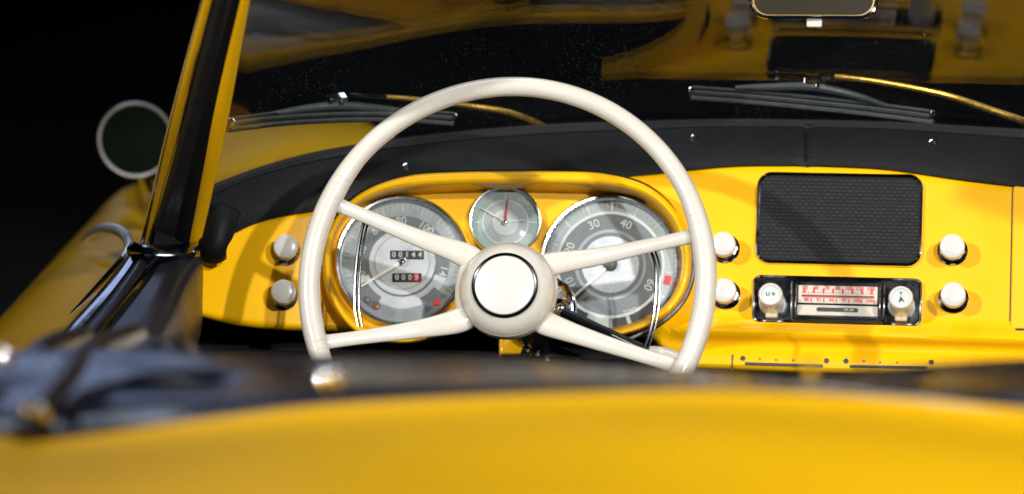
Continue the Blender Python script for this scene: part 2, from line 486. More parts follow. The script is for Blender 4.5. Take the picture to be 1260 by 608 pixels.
def gframe(px,py,off=.0):
    p=onD(px,py,poff(px)+off)
    # tilt the gauge with the pod panel
    a=onD(400,py,poff(400)); b=onD(845,py,poff(845)); u=(b-a).normalized(); v0=V((0,sin(TD),cos(TD)))
    n=u.cross(v0).normalized(); n = n if n.y<0 else -n
    return frame(p,n)
def S(p): return p*MPP*.975
def gauge(name,cx,cy,R,label):
    g=empty(name,car,label); fr=gframe(cx,cy); r=S(R)
    mb=MB(); mb.lathe(fr,[(r*.985,-.004),(r*1.0,.004),(r*.99,.0085),(r*.965,.0108),(r*.935,.0105),(r*.915,.0085),(r*.905,.004),(r*.90,.002)],M['bezel'],96,cap=False); mb.build('bezel',g)
    mb=MB(); mb.lathe(fr,[(r*.91,.0085),(r*.7,.0105),(r*.35,.012),(0.0001,.0125)],M['glass'],64,cap=False); mb.build('glass',g)
    return g,fr,r
def ring(mb,fr,r0,r1,h,m,n=96,a0=0,a1=360):
    o,u,v,w=fr; vs=[];fs=[]
    for k in range(n+1):
        a=radians(lerp(a0,a1,k/n))
        for r in (r0,r1): vs.append(o+u*(r*cos(a))+v*(r*sin(a))+w*h)
    for k in range(n): fs.append((2*k,2*k+1,2*k+3,2*k+2))
    mb.add(vs,fs,m)
def tick(mb,fr,r0,r1,ang,w,h,m):
    o,u,v,n=fr; a=radians(ang); d=u*cos(a)+v*sin(a); t=v*cos(a)-u*sin(a)
    mb.add([o+d*r0-t*w/2+n*h,o+d*r1-t*w/2+n*h,o+d*r1+t*w/2+n*h,o+d*r0+t*w/2+n*h],[(0,1,2,3)],m)
def needle(g,fr,L,ang,w,m,h=.006,back=0,name='needle'):
    o,u,v,n=fr; a=radians(ang); d=u*cos(a)+v*sin(a); t=v*cos(a)-u*sin(a)
    mb=MB(); P=[o-d*back-t*w/2,o+d*L-t*w*.22,o+d*L+t*w*.22,o-d*back+t*w/2]
    mb.add([p+n*h for p in P]+[p+n*(h-.0006) for p in P],[(0,1,2,3),(7,6,5,4),(0,4,5,1),(1,5,6,2),(2,6,7,3),(3,7,4,0)],m)
    mb.build(name,g,smooth=False)

# speedometer (left)
g,fr,r=gauge('speedometer',495,323,85,'large left gauge with black odometer windows')
mb=MB()
ring(mb,fr,0,r*.91,.0008,M['dialmid'])
ring(mb,fr,r*.70,r*.895,.0012,M['dialmid'])
ring(mb,fr,r*.52,r*.695,.0013,M['dialdark'],a0=-20,a1=200)
ring(mb,fr,r*.52,r*.695,.0013,M['dialsilver'],a0=200,a1=340)
ring(mb,fr,r*.485,r*.52,.0018,M['dialdark'])
ring(mb,fr,0,r*.49,.0022,M['dialsilver'])
ring(mb,fr,r*.40,r*.415,.0025,M['dialmid'])
for k in range(0,49):
    a=215-k*250/48; big=k%4==0
    tick(mb,fr,r*(.76 if big else .80),r*.875,a,S(1.6 if big else .8),.0016,M['print'])
for k,tx in enumerate(['20','40','60','80','100','120','140']):
    a=200-k*36; rr=r*.62
    mb.text(tx,fr,(rr*cos(radians(a)),rr*sin(radians(a))),S(14),M['print'],radians(a-90),.0019,.01)
# printed sectors of the lower dial
for a0,a1,m in ((208,240,'dialdark'),(296,322,'dialdark')):
    ring(mb,fr,r*.60,r*.82,.0017,M[m],12,a0,a1)
mb.lathe((fr[0]+fr[1]*S(44)-fr[2]*S(52)+fr[3]*.002,fr[1],fr[2],fr[3]),[(S(4.5),0),(S(3.5),.001),(0,.0014)],M['red'],16)
mb.lathe((fr[0]-fr[1]*S(32)-fr[2]*S(56)+fr[3]*.002,fr[1],fr[2],fr[3]),[(S(5),0),(S(4),.001),(0,.0014)],M['lacewhite'],16)
mb.lathe((fr[0]-fr[1]*S(44)-fr[2]*S(48)+fr[3]*.002,fr[1],fr[2],fr[3]),[(S(4.5),0),(S(3.5),.001),(0,.0014)],M['dialdark'],16)
mb.build('dial',g,smooth=False)
for (cy,w,h,tx,red) in ((9,42,11,'00144',False),(-20,36,11,'000',True)):
    mb=MB(); mb.box(fr,(S(6),S(cy),.0028),(S(w),S(h),.0012),M['black'])
    n=5 if not red else 4
    for i in range(n):
        x=S(6)+S((i-(n-1)/2)*8.2); ch=('00144' if not red else '0009')[i]
        last = red and i==n-1
        mb.box(fr,(x,S(cy),.0035),(S(7),S(9),.0004),M['red'] if last else M['darkprint'])
        mb.text(ch,fr,(x,S(cy)),S(9.5),M['print'],0,.0039,.01)
    mb.build('odometer' if not red else 'trip_meter',g,smooth=False)
needle(g,fr,S(60),212,S(4.2),M['needle'],.0062,S(6))
mb=MB(); mb.lathe(fr,[(S(4.5),.003),(S(4.5),.007),(S(3),.0085),(0,.009)],M['chrome'],24); mb.build('needle_cap',g)

# clock (centre)
g,fr,r=gauge('clock',622,274,46,'small centre clock with red hand')
mb=MB()
ring(mb,fr,0,r*.91,.0008,M['dialgreen'])
ring(mb,fr,r*.60,r*.64,.0014,M['dialpale'])
ring(mb,fr,0,r*.60,.0012,M['dialmid'])
ring(mb,fr,0,r*.36,.0018,M['dialpale'])
for k in range(60):
    tick(mb,fr,r*(.68 if k%5==0 else .74),r*.83,k*6,S(1.2 if k%5==0 else .5),.0016,M['print'])
for a in (90,0,180,270): tick(mb,fr,r*.62,r*.86,a,S(2.2),.0018,M['print'])
mb.build('dial',g,smooth=False)
needle(g,fr,r*.78,150,S(2.6),M['needle'],.0045,S(2),'hour_hand')
needle(g,fr,r*.52,6,S(3),M['needle'],.0040,S(2),'minute_hand')
needle(g,fr,r*.66,84,S(3.2),M['red'],.0052,0,'alarm_hand')
mb=MB(); mb.lathe(fr,[(S(4),.002),(S(4),.006),(S(2.5),.008),(0,.0083)],M['chrome'],20); mb.build('hand_cap',g)

# tachometer (right)
g,fr,r=gauge('tachometer',751,326,90,'large right gauge numbered 30, 40 and 60')
mb=MB()
ring(mb,fr,0,r*.91,.0008,M['dialmid'])
ring(mb,fr,r*.72,r*.76,.0014,M['dialpale'])
ring(mb,fr,r*.50,r*.715,.0013,M['dialdark'])
ring(mb,fr,r*.455,r*.50,.0016,M['dialmid'])
ring(mb,fr,0,r*.455,.0022,M['dialdark'])
ring(mb,fr,0,r*.40,.0025,M['dialsilver'])
for k in range(0,56):
    a=232-k*4.8; 
    if a<-32: break
    big=k%5==0
    tick(mb,fr,r*(.765 if big else .82),r*.89,a,S(3 if big else .9),.0018,M['print'])
tang={'10':205,'20':158,'30':112,'40':69,'50':22,'60':-28}
for tx,a in tang.items():
    rr=r*.61; mb.text(tx,fr,(rr*cos(radians(a)),rr*sin(radians(a))),S(15),M['print'],radians(a-90),.0019,.015)
mb.text('TEMP',fr,(r*.28,-r*.66),S(8),M['print'],radians(18),.0019,.01)
ring(mb,fr,r*.78,r*.87,.0020,M['red'],10,-20,-11)
for a0,a1,m in ((228,246,'darkprint'),(254,268,'print'),(272,286,'darkprint'),(290,318,'darkprint')):
    ring(mb,fr,r*.76,r*.89,.0017,M[m],12,a0,a1)
mb.build('dial',g,smooth=False)
needle(g,fr,S(66),222,S(4.6),M['needle'],.0062,S(8))
mb=MB(); mb.lathe(fr,[(S(9),.003),(S(8.5),.007),(S(6),.0085),(0,.009)],M['wiper'],28); mb.build('needle_cap',g)

# ---------------------------------------------------------------- dashboard knobs
def knob(px,py,lbl=None):
    base,n=hit(dash_bvh,px,py+7,0)
    n=(ND*.6+n*.4).normalized(); fr=frame(base,n)
    k=empty('pull_knob',car,lbl)
    mb=MB(); mb.lathe(fr,[(S(19),-.002),(S(19),.0012),(S(16.5),.003),(S(13),.0035),(S(12),.014),(S(13.5),.0155)],M['chrome'],40,cap=False); mb.build('collar',k)
    mb=MB(); mb.lathe(fr,[(S(13.5),.0155),(S(15.2),.0165),(S(15.4),.0265),(S(14.9),.0280),(S(13.6),.0288),(S(6),.0294),(0,.0295)],M['ivory'],40); mb.build('knob_cap',k)
for a in ((351,302),(348,357),(892,299),(893,356),(1172,302),(1173,361)): knob(*a)

# ---------------------------------------------------------------- speaker grille
sp=empty('speaker'); 
def Dframe(px,py,off=0): return frame(onD(px,py,off),ND)
fr=Dframe(1032.5,270,0)
u=fr[1]
W,H=S(203),S(113)
mb=MB(); slab(mb,fr,W,H,S(16),-.01,.0012,M['grille']); o=mb.build('grille_cloth',sp,smooth=False)
mb=MB(); mb.tube([fr[0]+fr[1]*x+fr[2]*y+fr[3]*.0015 for x,y in rrect(W,H,S(16),8)],.0025,M['chrome'],8,closed=True); mb.build('chrome_rim',sp)

# ---------------------------------------------------------------- radio
ra=empty('radio',car,'chrome car radio with cream dial scale and two knobs')
fr=Dframe(1030,370.5,0)
W,H=S(211),S(61)
mb=MB(); slab(mb,fr,W,H,S(9),-.01,.0035,M['chrome'],.0012)
mb.build('faceplate',ra)
mb=MB(); slab(mb,fr,W-S(9),H-S(9),S(6),.0030,.0040,M['shadechrome'],.0002); mb.build('face_inlay',ra)
mb=MB(); mb.tube([fr[0]+fr[1]*x+fr[2]*y+fr[3]*.004 for x,y in rrect(W-S(3),H-S(3),S(8),8)],.0012,M['chrome'],8,closed=True); mb.build('chrome_rim',ra)
# dial window
wf=(fr[0]+fr[1]*S(1)+fr[3]*.004,fr[1],fr[2],fr[3])
mb=MB(); mb.tube([wf[0]+fr[1]*x+fr[2]*y+fr[3]*.001 for x,y in rrect(S(114),S(52),S(4),4)],.0012,M['chrome'],8,closed=True)
mb.tube([wf[0]+fr[1]*x+fr[2]*y+fr[3]*.002 for x,y in rrect(S(104),S(47),S(3),4)],.0009,M['chrome'],8,closed=True); mb.build('window_frame',ra)
mb=MB()
mb.box(wf,(0,S(7),.0006),(S(98),S(22),.0006),M['scale'])
for i in range(8):
    x=S(-42+i*12); mb.box(wf,(x,S(11.5),.0011),(S(2.4),S(6),.0003),M['red'])
for i in range(24):
    x=S(-44+i*3.8); mb.box(wf,(x,S(9),.0011),(S(.9),S(2.2),.0003),M['red'])
for i,tx in enumerate(['55','60','70','80','100','120','150']):
    mb.text(tx,wf,(S(-41+i*13.6),S(15)),S(6.5),M['red'],0,.0013,.03)
for i,tx in enumerate(['88','91','94','97','100','104']):
    mb.text(tx,wf,(S(-39+i*15.6),S(-.2)),S(6),M['red'],0,.0013,.03)
    mb.box(wf,(S(-33+i*15.6),S(-.6),.0011),(S(1.6),S(5),.0003),M['red'])
mb.box(wf,(0,S(5.2),.0012),(S(90),S(1.7),.0006),M['darkprint'])
mb.box(wf,(0,S(3.4),.0011),(S(90),S(1.1),.0003),M['red'])
mb.build('tuning_scale',ra,smooth=False)
mb=MB(); slab(mb,(wf[0]-fr[2]*S(13.5),fr[1],fr[2],fr[3]),S(100),S(13),S(1.5),0,.0030,M['scale'],.0006)
f2=(wf[0]-fr[2]*S(12.5)+fr[3]*.0031,fr[1],fr[2],fr[3])
slab(mb,f2,S(52),S(5.4),S(2.6),-.0004,.0003,M['darkprint'],.0001)
mb.text('FM AM',f2,(S(14),0),S(4.2),M['print'],0,.0006,.02)
mb.build('push_bar',ra,smooth=False)
for sx in (-1,1):
    cx=-80.5 if sx<0 else 80
    kf0=fr[0]+fr[1]*S(cx)-fr[2]*S(6)
    kf=frame(kf0,(ND*1.0+V((0,0,.10))).normalized())
    k=MB(); k.lathe(kf,[(S(16),.003),(S(16.5),.008),(S(15),.012),(S(13.5),.016),(S(13.5),.030),(S(14.5),.032),(S(14.8),.038),(S(13),.0402),(S(11),.0406)],M['satin'],40,cap=False)
    ko=k.build('tuning_knob',ra)
    k=MB(); k.lathe(kf,[(S(15.2),.0335),(S(15.2),.0385),(S(13.6),.0412),(S(11.2),.0414),(S(10.8),.0400)],M['ivory'],40,cap=False); k.build('knob_ring',ko)
    k=MB(); k.lathe(kf,[(S(11),.0400),(S(10.5),.0403),(0,.0403)],M['dialpale'],32)
    if sx<0:
        k.text('U',kf,(-S(3.2),0),S(7),M['darkprint'],0,.0406,.03); k.text('o',kf,(S(3.5),S(1)),S(7),M['darkprint'],.3,.0406,.04)
    else:
        k.text('T',kf,(0,S(4.5)),S(6),M['darkprint'],0,.0406,.03); k.text('A',kf,(S(.5),-S(3)),S(9),M['darkprint'],.2,.0406,.04)
    k.build('knob_emblem',ko,smooth=False)
    tf=(fr[0]+fr[1]*S(cx)-fr[2]*S(21.5)+fr[3]*.004,fr[1],fr[2],fr[3])
    k=MB(); k.box(tf,(0,0,-.0004),(S(23),S(15),.0008),M['darkprint']); k.build('lever_slot',ra,smooth=False)
    k=MB(); slab(k,(tf[0]+tf[2]*S(1.5),*tf[1:]),S(15),S(10),S(2),0,.007,M['oldivory'],.001); k.build('lever',ra)
# ---------------------------------------------------------------- heater controls
ht=empty('heater_controls')
def dbox(cx,cy,w,h,t,m,mbx):
    p,n=hit(dash_bvh,cx,cy,0); f=frame(p,n); mbx.box(f,(0,0,0),(S(w),S(h),t),m)
for (x0,x1,y0,y1,hx) in ((917,1012,447.5,450.5,1000),(1046,1140,451,453,1128)):
    mb=MB()
    for i in range(12):
        x=lerp(x0,x1,(i+.5)/12); dbox(x,lerp(y0,y1,(i+.5)/12),(x1-x0)/12+.6,3.8,.0016,M['darkprint'],mb)
    mb.build('slider_slot',ht,smooth=False)
for x,y in ((914,441),(1017,444),(1041,444.5),(1146,446)):
    p,n=hit(dash_bvh,x,y,0); mb=MB(); mb.lathe(frame(p,n),[(S(3.4),-.001),(S(3.2),.001),(0,.0014)],M['darkprint'],20); mb.build('screw_hole',ht)
for x,y,m in ((935,442,'red'),(955,443,'red'),(976,443.5,'red'),(1063,444.6,'blue'),(1083,446,'blue'),(1104,446.4,'red')):
    p,n=hit(dash_bvh,x,y,0); mb=MB(); mb.lathe(frame(p,n),[(S(1.5),-.001),(S(1.5),.0006),(0,.0007)],M[m],12); mb.build('temperature_dot',ht)
mb=MB(); dbox(901,447,1.6,22,.0012,M['darkprint'],mb); mb.build('panel_seam',ht,smooth=False)

# ---------------------------------------------------------------- glovebox door
a=onD(1245,226,0); b=onD(1245,408,0)
W=.30; H=(a-b).length
c=onD(1245,317,0)+V((W/2,0,0)); fr=frame(c,ND)
mb=MB(); slab(mb,fr,W+.003,H+.003,.010,-.01,.0010,M['darkprint']); gb=mb.build('glovebox_gap',smooth=False)
gb.name='glovebox'
mb=MB(); slab(mb,fr,W,H,.008,-.004,.0040,M['yellow'],.0012); mb.build('lid',gb)
mb=MB(); f3=Dframe(1256,407,.004); mb.box(f3,(0,0,.002),(S(13),S(4.5),.004),M['black']); mb.build('catch',gb,smooth=False)

# ---------------------------------------------------------------- steering wheel
EL=radians(22)
WN=V((0,-cos(EL),sin(EL)))
WC=pt(622.5,345.5,3.27)
wf=frame(WC,WN)
SW=empty('steering_wheel',car,'cream four-spoke steering wheel with chrome-ringed horn button')
def wpt(px,py,h): return onplane(px,py,WC+WN*h,WN)
def uv(p): d=p-WC; return d.dot(wf[1]),d.dot(wf[2])
R_out=(wpt(882.5,345.5,0)-WC).length; RT_=.0100; RR=R_out-RT_
def wl(u,v,h): return WC+wf[1]*u+wf[2]*v+WN*h
# rim: slightly flattened tube, wider between each pair of spokes
mb=MB(); pts=[];rad=[]
NRIM=180
for k in range(NRIM):
    a=2*pi*k/NRIM; deg=math.degrees(a)
    wide=0
    for c0 in (176,-6): 
        d=abs((deg-c0+180)%360-180); wide=max(wide,1-max(0,d-22)/12) if d<34 else wide
    pts.append(wl((RR-.0014*wide)*cos(a),(RR-.0014*wide)*sin(a),0)); rad.append(RT_+.0012*wide)
mb.tube(pts,rad,M['cream'],20,closed=True)
mb.build('rim',SW,angle=60)
# fine cracks across the rim at the two grips
mb=MB()
for c0 in (176,-6):
    for i in range(-11,12):
        a=radians(c0+i*2.4+random.uniform(-.4,.4)); cc=wl((RR-.0012)*cos(a),(RR-.0012)*sin(a),0); d=(wf[1]*cos(a)+wf[2]*sin(a))
        q=[]; 
        s0=random.uniform(-.6,-.1); s1=random.uniform(.5,1.25)
        for j in range(7):
            b=lerp(s0,s1,j/6); q.append(cc+d*(-(RT_+.0011)*sin(b))+WN*((RT_+.0011)*cos(b)))
        mb.tube(q,.00022,M['oldivory'],4)
mb.build('rim_crack',SW)
bpy.data.objects['rim_crack']['kind']='stuff'
# hub (bell), horn ring button
def hubw(h): return (WC+WN*h,wf[1],wf[2],wf[3])
hubc=wpt(621,351,-.012); hu,hv=uv(hubc)
hf=(WC+wf[1]*hu+wf[2]*hv,wf[1],wf[2],wf[3])
mpw=(R_out/260)
P=lambda p: p*mpw
mb=MB(); mb.lathe(hf,[(P(34),-.115),(P(40),-.095),(P(50),-.066),(P(58),-.054),(P(61),-.043),(P(60.5),-.035),(P(57.5),-.0275),(P(52),-.0210),(P(46),-.0163),(P(42.5),-.0145),(P(41),-.0135),(P(36),-.0135)],M['cream'],72,cap=False)
hub=mb.build('hub',SW,angle=60)
mb=MB(); mb.lathe(hf,[(P(59.2),-.0305),(P(59.9),-.0310),(P(60.3),-.0320),(P(60.2),-.0330)],M['oldivory'],72,cap=False); mb.build('hub_groove',SW)
mb=MB(); mb.lathe(hf,[(P(41.5),-.014),(P(41.2),-.0115),(P(39.6),-.0102),(P(37.6),-.0106),(P(37),-.0125)],M['blackchrome'],72,cap=False); mb.build('horn_button_ring',SW)
mb=MB(); mb.lathe(hf,[(P(37.6),-.0125),(P(36.6),-.0106),(P(30),-.0093),(P(15),-.0083),(0,-.008)],M['ivory'],64); mb.build('horn_button',SW)
# spokes
def spoke(p_hub,p_rim,hr=1.0):
    hh=-.042
    a=wpt(p_hub[0],p_hub[1],hh); au,av=uv(a)
    b=wpt(p_rim[0],p_rim[1],-.001); bu,bv=uv(b); l=math.hypot(bu,bv); bu*=(RR-.001)/l; bv*=(RR-.001)/l
    # start inside the hub
    du,dv=au-hu,av-hv
    pts=[];rad=[]
    ctrl=[wl(lerp(au,hu,.35),lerp(av,hv,.35),hh-.004),wl(au,av,hh),wl(lerp(au,bu,.33),lerp(av,bv,.33),-.036),wl(lerp(au,bu,.66),lerp(av,bv,.66),-.020),wl(lerp(au,bu,.90),lerp(av,bv,.90),-.007),wl(bu,bv,-.002)]
    n=40; pts=catmull(ctrl,n)
    for i in range(n):
        t=i/(n-1); r=sinterp(t,[(0,.0140),(.2,.0128),(.35,.0100),(.6,.0076),(.82,.0078),(.90,.0100),(.95,.0140),(1,.0172)])
        rad.append(r*hr)
    m=MB(); m.tube(pts[:-1],rad[:-1],M['cream'],18,flat=(WN,.55)); return m.build('spoke',SW,angle=70)
spoke((572,314),(388,240))
spoke((560,396),(384,424))
spoke((676,326),(862,288))
spoke((672,398),(845,455))
for web in ([(588,316),(577,332),(573,355),(574,378),(583,396)],[(660,322),(670,338),(673,355),(670,376),(660,394)]):
    mb=MB(); mb.tube(catmull([wpt(x,y,-.046) for x,y in web],24),.0110,M['cream'],14,flat=(WN,.8)); mb.build('hub_web',SW)
# chrome horn ring arcs behind the spokes, one each side
for (arc) in ([(452,262),(445,285),(440,315),(437,350),(437,380),(441,402)],[(800,306),(806,325),(807,350),(805,380),(799,410),(790,436)]):
    mb=MB(); q=catmull([wpt(x,y,-.030) for x,y in arc],30); mb.tube(q,.0017,M['blackchrome'],8)
    q2=catmull([wpt(x+5,y,-.034) for x,y in arc],30); mb.tube(q2,.0012,M['blackchrome'],8); mb.build('horn_ring',SW)

# column, stalk and cowl
stc=empty('steering_column')
base=hf[0]+WN*-.10
mb=MB(); mb.tube([base,base-WN*.12,base-WN*.45],[.030,.026,.026],M['black'],32); mb.build('column_tube',stc)
mb=MB(); mb.box(frame(pt(634,428,3.46),V((0.2,-1,.5))),(0,0,0),(S(40),S(22),.02),M['yellow']); mb.build('column_clamp',stc,bevel=.003)
for x,y in ((660,436),(672,443),(648,431)):
    mb=MB(); mb.lathe(frame(pt(x,y,3.43),V((.3,-1,.6))),[(S(6),-.02),(S(6.5),0),(S(4),.004),(0,.005)],M['shadechrome'],16); mb.build('column_bolt',stc)
st=empty('indicator_stalk')
a=pt(693,384,3.40); b=pt(800,434,3.36)
mb=MB(); mb.tube([a,a.lerp(b,.5),b],.0052,M['black'],14); mb.build('stalk_arm',st)
mb=MB(); c2=pt(842,447,3.345); mb.tube([b.lerp(c2,-.05),b.lerp(c2,.1),b.lerp(c2,.45),b.lerp(c2,.85),c2],[.0068,.0085,.0105,.0095,.004],M['cream'],16); mb.build('stalk_grip',st)
mb=MB(); mb.lathe(frame(pt(689,380,3.41),V((.2,-1,.4))),[(S(14),-.012),(S(15),.0),(S(11),.006),(S(7),.007),(S(6),.004),(S(3),.004),(S(3),.009),(0,.0095)],M['chrome'],32); mb.build('stalk_boss',st)
mb=MB(); mb.tube(catmull([pt(681,344,3.45),pt(694,352,3.44),pt(704,370,3.42),pt(705,392,3.40)],16),[.004]*16,M['chrome'],10); mb.build('stalk_bracket',st)

# ---------------------------------------------------------------- wipers
def gl(x,y,off):
    k=0
    p,n=hit(glass_bvh,x,y,0)
    while p is None and k<60: k+=2; p,n=hit(glass_bvh,x,y-k,0)
    if k: p=onplane(x,y,p,n)
    d=ray(x,y).normalized(); return p + d*(off/max(.25,abs(n.dot(d))))     # n faces the camera: outside is behind the glass
def wiper(blade,bw,yoke,arm,joint,rb):
    w=empty('windscreen_wiper')
    q=catmull([gl(x,y,.010) for x,y in blade],30)
    mb=MB()
    nrm=hit(glass_bvh,*blade[1])[1]
    side=(q[-1]-q[0]).normalized(); upv=V((0,.25,.97)); upv=(upv-side*upv.dot(side)).normalized()
    for i,fy in enumerate((-.42,-.22,0,.22,.42)):
        mb.tube([p+upv*(bw*fy)+nrm*(.001*(i%2)) for p in q],bw*.125,M['wiper'] if i%2 else M['rubber'],8)
    mb.tube([p+upv*(bw*.5) for p in q],bw*.10,M['wiper'],8)
    mb.grid([[p-upv*(bw*.5)-nrm*.002 for p in q],[p+upv*(bw*.5)-nrm*.002 for p in q]],M['rubber'])
    mb.build('blade',w)
    for e in (0,-1):
        mb=MB(); mb.box(frame(q[e],nrm),(0,0,0),(.006,bw*1.15,.006),M['chrome']); mb.build('blade_clip',w,bevel=.001)
    q=catmull([gl(x,y,.016) for x,y in yoke],24); mb=MB(); mb.tube(q,[.0026+.0022*sin(pi*i/23) for i in range(24)],M['wiper'],10); mb.build('yoke',w)
    q=catmull([gl(x,y,.024) for x,y in arm],40); mb=MB()
    k=10
    mb.tube(q[:k+1],[rb*.75]*(k+1),M['shadechrome'],10); mb.tube(q[k:],[rb*(.8+.5*i/(40-k)) for i in range(40-k)],M['armreflect_piping'],10); mb.build('arm',w)
    mb=MB(); fj=frame(gl(*joint,.020),nrm); slab(mb,fj,.026,.010,.003,-.004,.004,M['chrome'],.001)
    mb.lathe((fj[0]+fj[1]*.003,*fj[1:]),[(.004,0),(.004,.006),(.002,.008),(0,.008)],M['chrome'],16); mb.build('pivot_clip',w)
    return w
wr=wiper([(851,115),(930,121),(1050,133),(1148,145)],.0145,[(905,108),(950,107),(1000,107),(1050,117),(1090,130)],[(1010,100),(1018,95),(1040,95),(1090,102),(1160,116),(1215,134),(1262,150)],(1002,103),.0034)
wr['label']='right wiper with a yellow reflection painted on its arm, lying over the dashboard centre'
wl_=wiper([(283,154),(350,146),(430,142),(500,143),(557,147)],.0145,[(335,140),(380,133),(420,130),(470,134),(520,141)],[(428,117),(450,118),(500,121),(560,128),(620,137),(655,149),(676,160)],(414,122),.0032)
wl_['label']='left wiper lying behind the steering wheel rim'

# ---------------------------------------------------------------- rear-view mirror
rv=empty('rear_view_mirror')
fr=frame(pt(1001,-8,3.36),V((.10,-1,.0)))
mb=MB(); slab(mb,fr,S(150),S(58),S(22),-.012,.002,M['chrome'],.003); mb.build('housing',rv)
mb=MB(); slab(mb,fr,S(140),S(50),S(18),.001,.0026,M['mirrordark'],.0004); mb.build('mirror_glass',rv)
mb=MB(); mb.tube([fr[0]+fr[1]*x+fr[2]*y+fr[3]*.003 for x,y in rrect(S(150),S(57),S(22),8)],.0014,M['chrome'],8,closed=True); mb.build('chrome_rim',rv)
mb=MB(); f2=frame(pt(1002,27,3.362),V((0,-1,0))); slab(mb,f2,S(18),S(12),S(2),-.003,.002,M['ivory'],.0008); mb.build('dip_lever',rv)
mb=MB(); q=[fr[0]-fr[3]*.01,fr[0]-fr[3]*.03+V((0,0,.04)),V((fr[0].x,3.33,1.23))]; mb.tube(catmull(q,10),.006,M['chrome'],12); mb.build('stem',rv)

# ---------------------------------------------------------------- left A-pillar
pil=empty('windscreen_pillar')
def band(name,L,R,m,thick,bev,par=pil):
    # L,R = lists of (px,py,Y); builds a solid strip
    Lp=catmull([pt(*a) for a in L],24); Rp=catmull([pt(*a) for a in R],24)
    mb=MB(); back=V((-.15,1,.1)).normalized()*thick
    L2=[p+back for p in Lp]; R2=[p+back for p in Rp]
    mid=[(a+b)/2+V((.05,-1,0)).normalized()*((a-b).length*.18) for a,b in zip(Lp,Rp)]
    q1=[a.lerp(b,.5)+V((0,-1,0))*((c-d).length*.06) for a,b,c,d in zip(Lp,mid,Lp,Rp)]
    q2=[a.lerp(b,.5)+V((0,-1,0))*((c-d).length*.06) for a,b,c,d in zip(Rp,mid,Lp,Rp)]
    mb.grid([L2,Lp,q1,mid,q2,Rp,R2],m)
    mb.add([r[0] for r in (L2,Lp,q1,mid,q2,Rp,R2)],[list(range(7))],m)
    mb.add([r[-1] for r in (L2,Lp,q1,mid,q2,Rp,R2)],[list(range(7))],m)
    return mb.build(name,par,angle=50)
YB,YM,YT,YX=3.39,3.24,3.10,3.03
# (bottom, mid, top, above)
band('outer_trim',[(171,306,YB+.02),(207,150,YM+.02),(247,0,YT+.02),(272,-90,YX+.02)],[(177,306,YB+.02),(212,150,YM+.02),(252,0,YT+.02),(277,-90,YX+.02)],M['chrome'],.02,0)
band('painted_reflection_strip',[(176,306,YB+.015),(211,150,YM+.015),(251,0,YT+.015),(276,-90,YX+.015)],[(180,306,YB+.015),(222,150,YM+.015),(261,0,YT+.015),(287,-90,YX+.015)],M['yellow_ext'],.03,0)  # yellow reflection along the pillar, built as a painted strip
band('inner_trim',[(180,306,YB+.008),(225,150,YM+.008),(263,0,YT+.008),(288,-90,YX+.008)],[(184,306,YB+.008),(228,150,YM+.008),(266,0,YT+.008),(291,-90,YX+.008)],M['chrome'],.02,0)
band('rubber_seal',[(183,308,YB),(225,150,YM),(263,0,YT),(289,-90,YX)],[(212,308,YB),(247,150,YM),(286,0,YT),(310,-90,YX)],M['rubber'],.03,0)
band('inner_rubber_seal',[(210,308,YB),(246,150,YM),(285,0,YT),(309,-90,YX)],[(231,308,YB),(262,150,YM),(297,0,YT),(321,-90,YX)],M['leather'],.03,0)
band('inner_frame',[(229,301,YB),(260,150,YM),(295,0,YT),(319,-90,YX)],[(247,300,YB),(279,150,YM),(307,0,YT),(330,-90,YX)],M['yellow'],.03,0)
# pillar foot
mb=MB(); rails=[pr([(165,300,3.42),(180,304,3.36),(205,306,3.35),(232,303,3.36),(250,300,3.40)]),pr([(160,308,3.40),(180,313,3.34),(206,316,3.33),(236,312,3.34),(252,306,3.38)]),pr([(166,318,3.42),(182,322,3.38),(206,324,3.37),(236,320,3.38),(252,314,3.42)])]
mb.grid(loft(rails,20,10),M['shadechrome']); mb.build('pillar_foot',pil,solid=.004)
# black bracket at the pad's left end
mb=MB(); rails=[pr([(254,264,3.42),(262,258,3.405),(276,256,3.40),(292,264,3.405)]),pr([(255,284,3.40),(262,280,3.39),(271,282,3.385),(280,292,3.39)]),pr([(250,302,3.395),(257,303,3.385),(265,305,3.38),(272,303,3.385)]),pr([(248,314,3.40),(256,316,3.39),(264,316,3.388),(270,312,3.395)])]
mb.grid(loft(rails,20,20),M['leather']); cb=mb.build('pad_end_cap',pad_o,solid=.01)
p,n=hit(bvh_of(mb),273,264,0)
if p:
    m2=MB(); f=frame(p,n); m2.lathe(f,[(.0055,-.002),(.0055,.001),(.004,.0026),(.0018,.0036),(0,.0037)],M['chrome'],20); m2.box(f,(0,0,.0036),(.006,.0009,.0007),M['darkprint']); m2.build('screw',cb)

# mirrored right pillar, outside the frame but part of the same car
rp=empty('windscreen_pillar')
for src in list(pil.children):
    c=src.copy(); me=src.data.copy(); c.data=me; COL.objects.link(c); c.parent=rp
    for v in me.vertices: v.co.x=-v.co.x
    me.flip_normals()

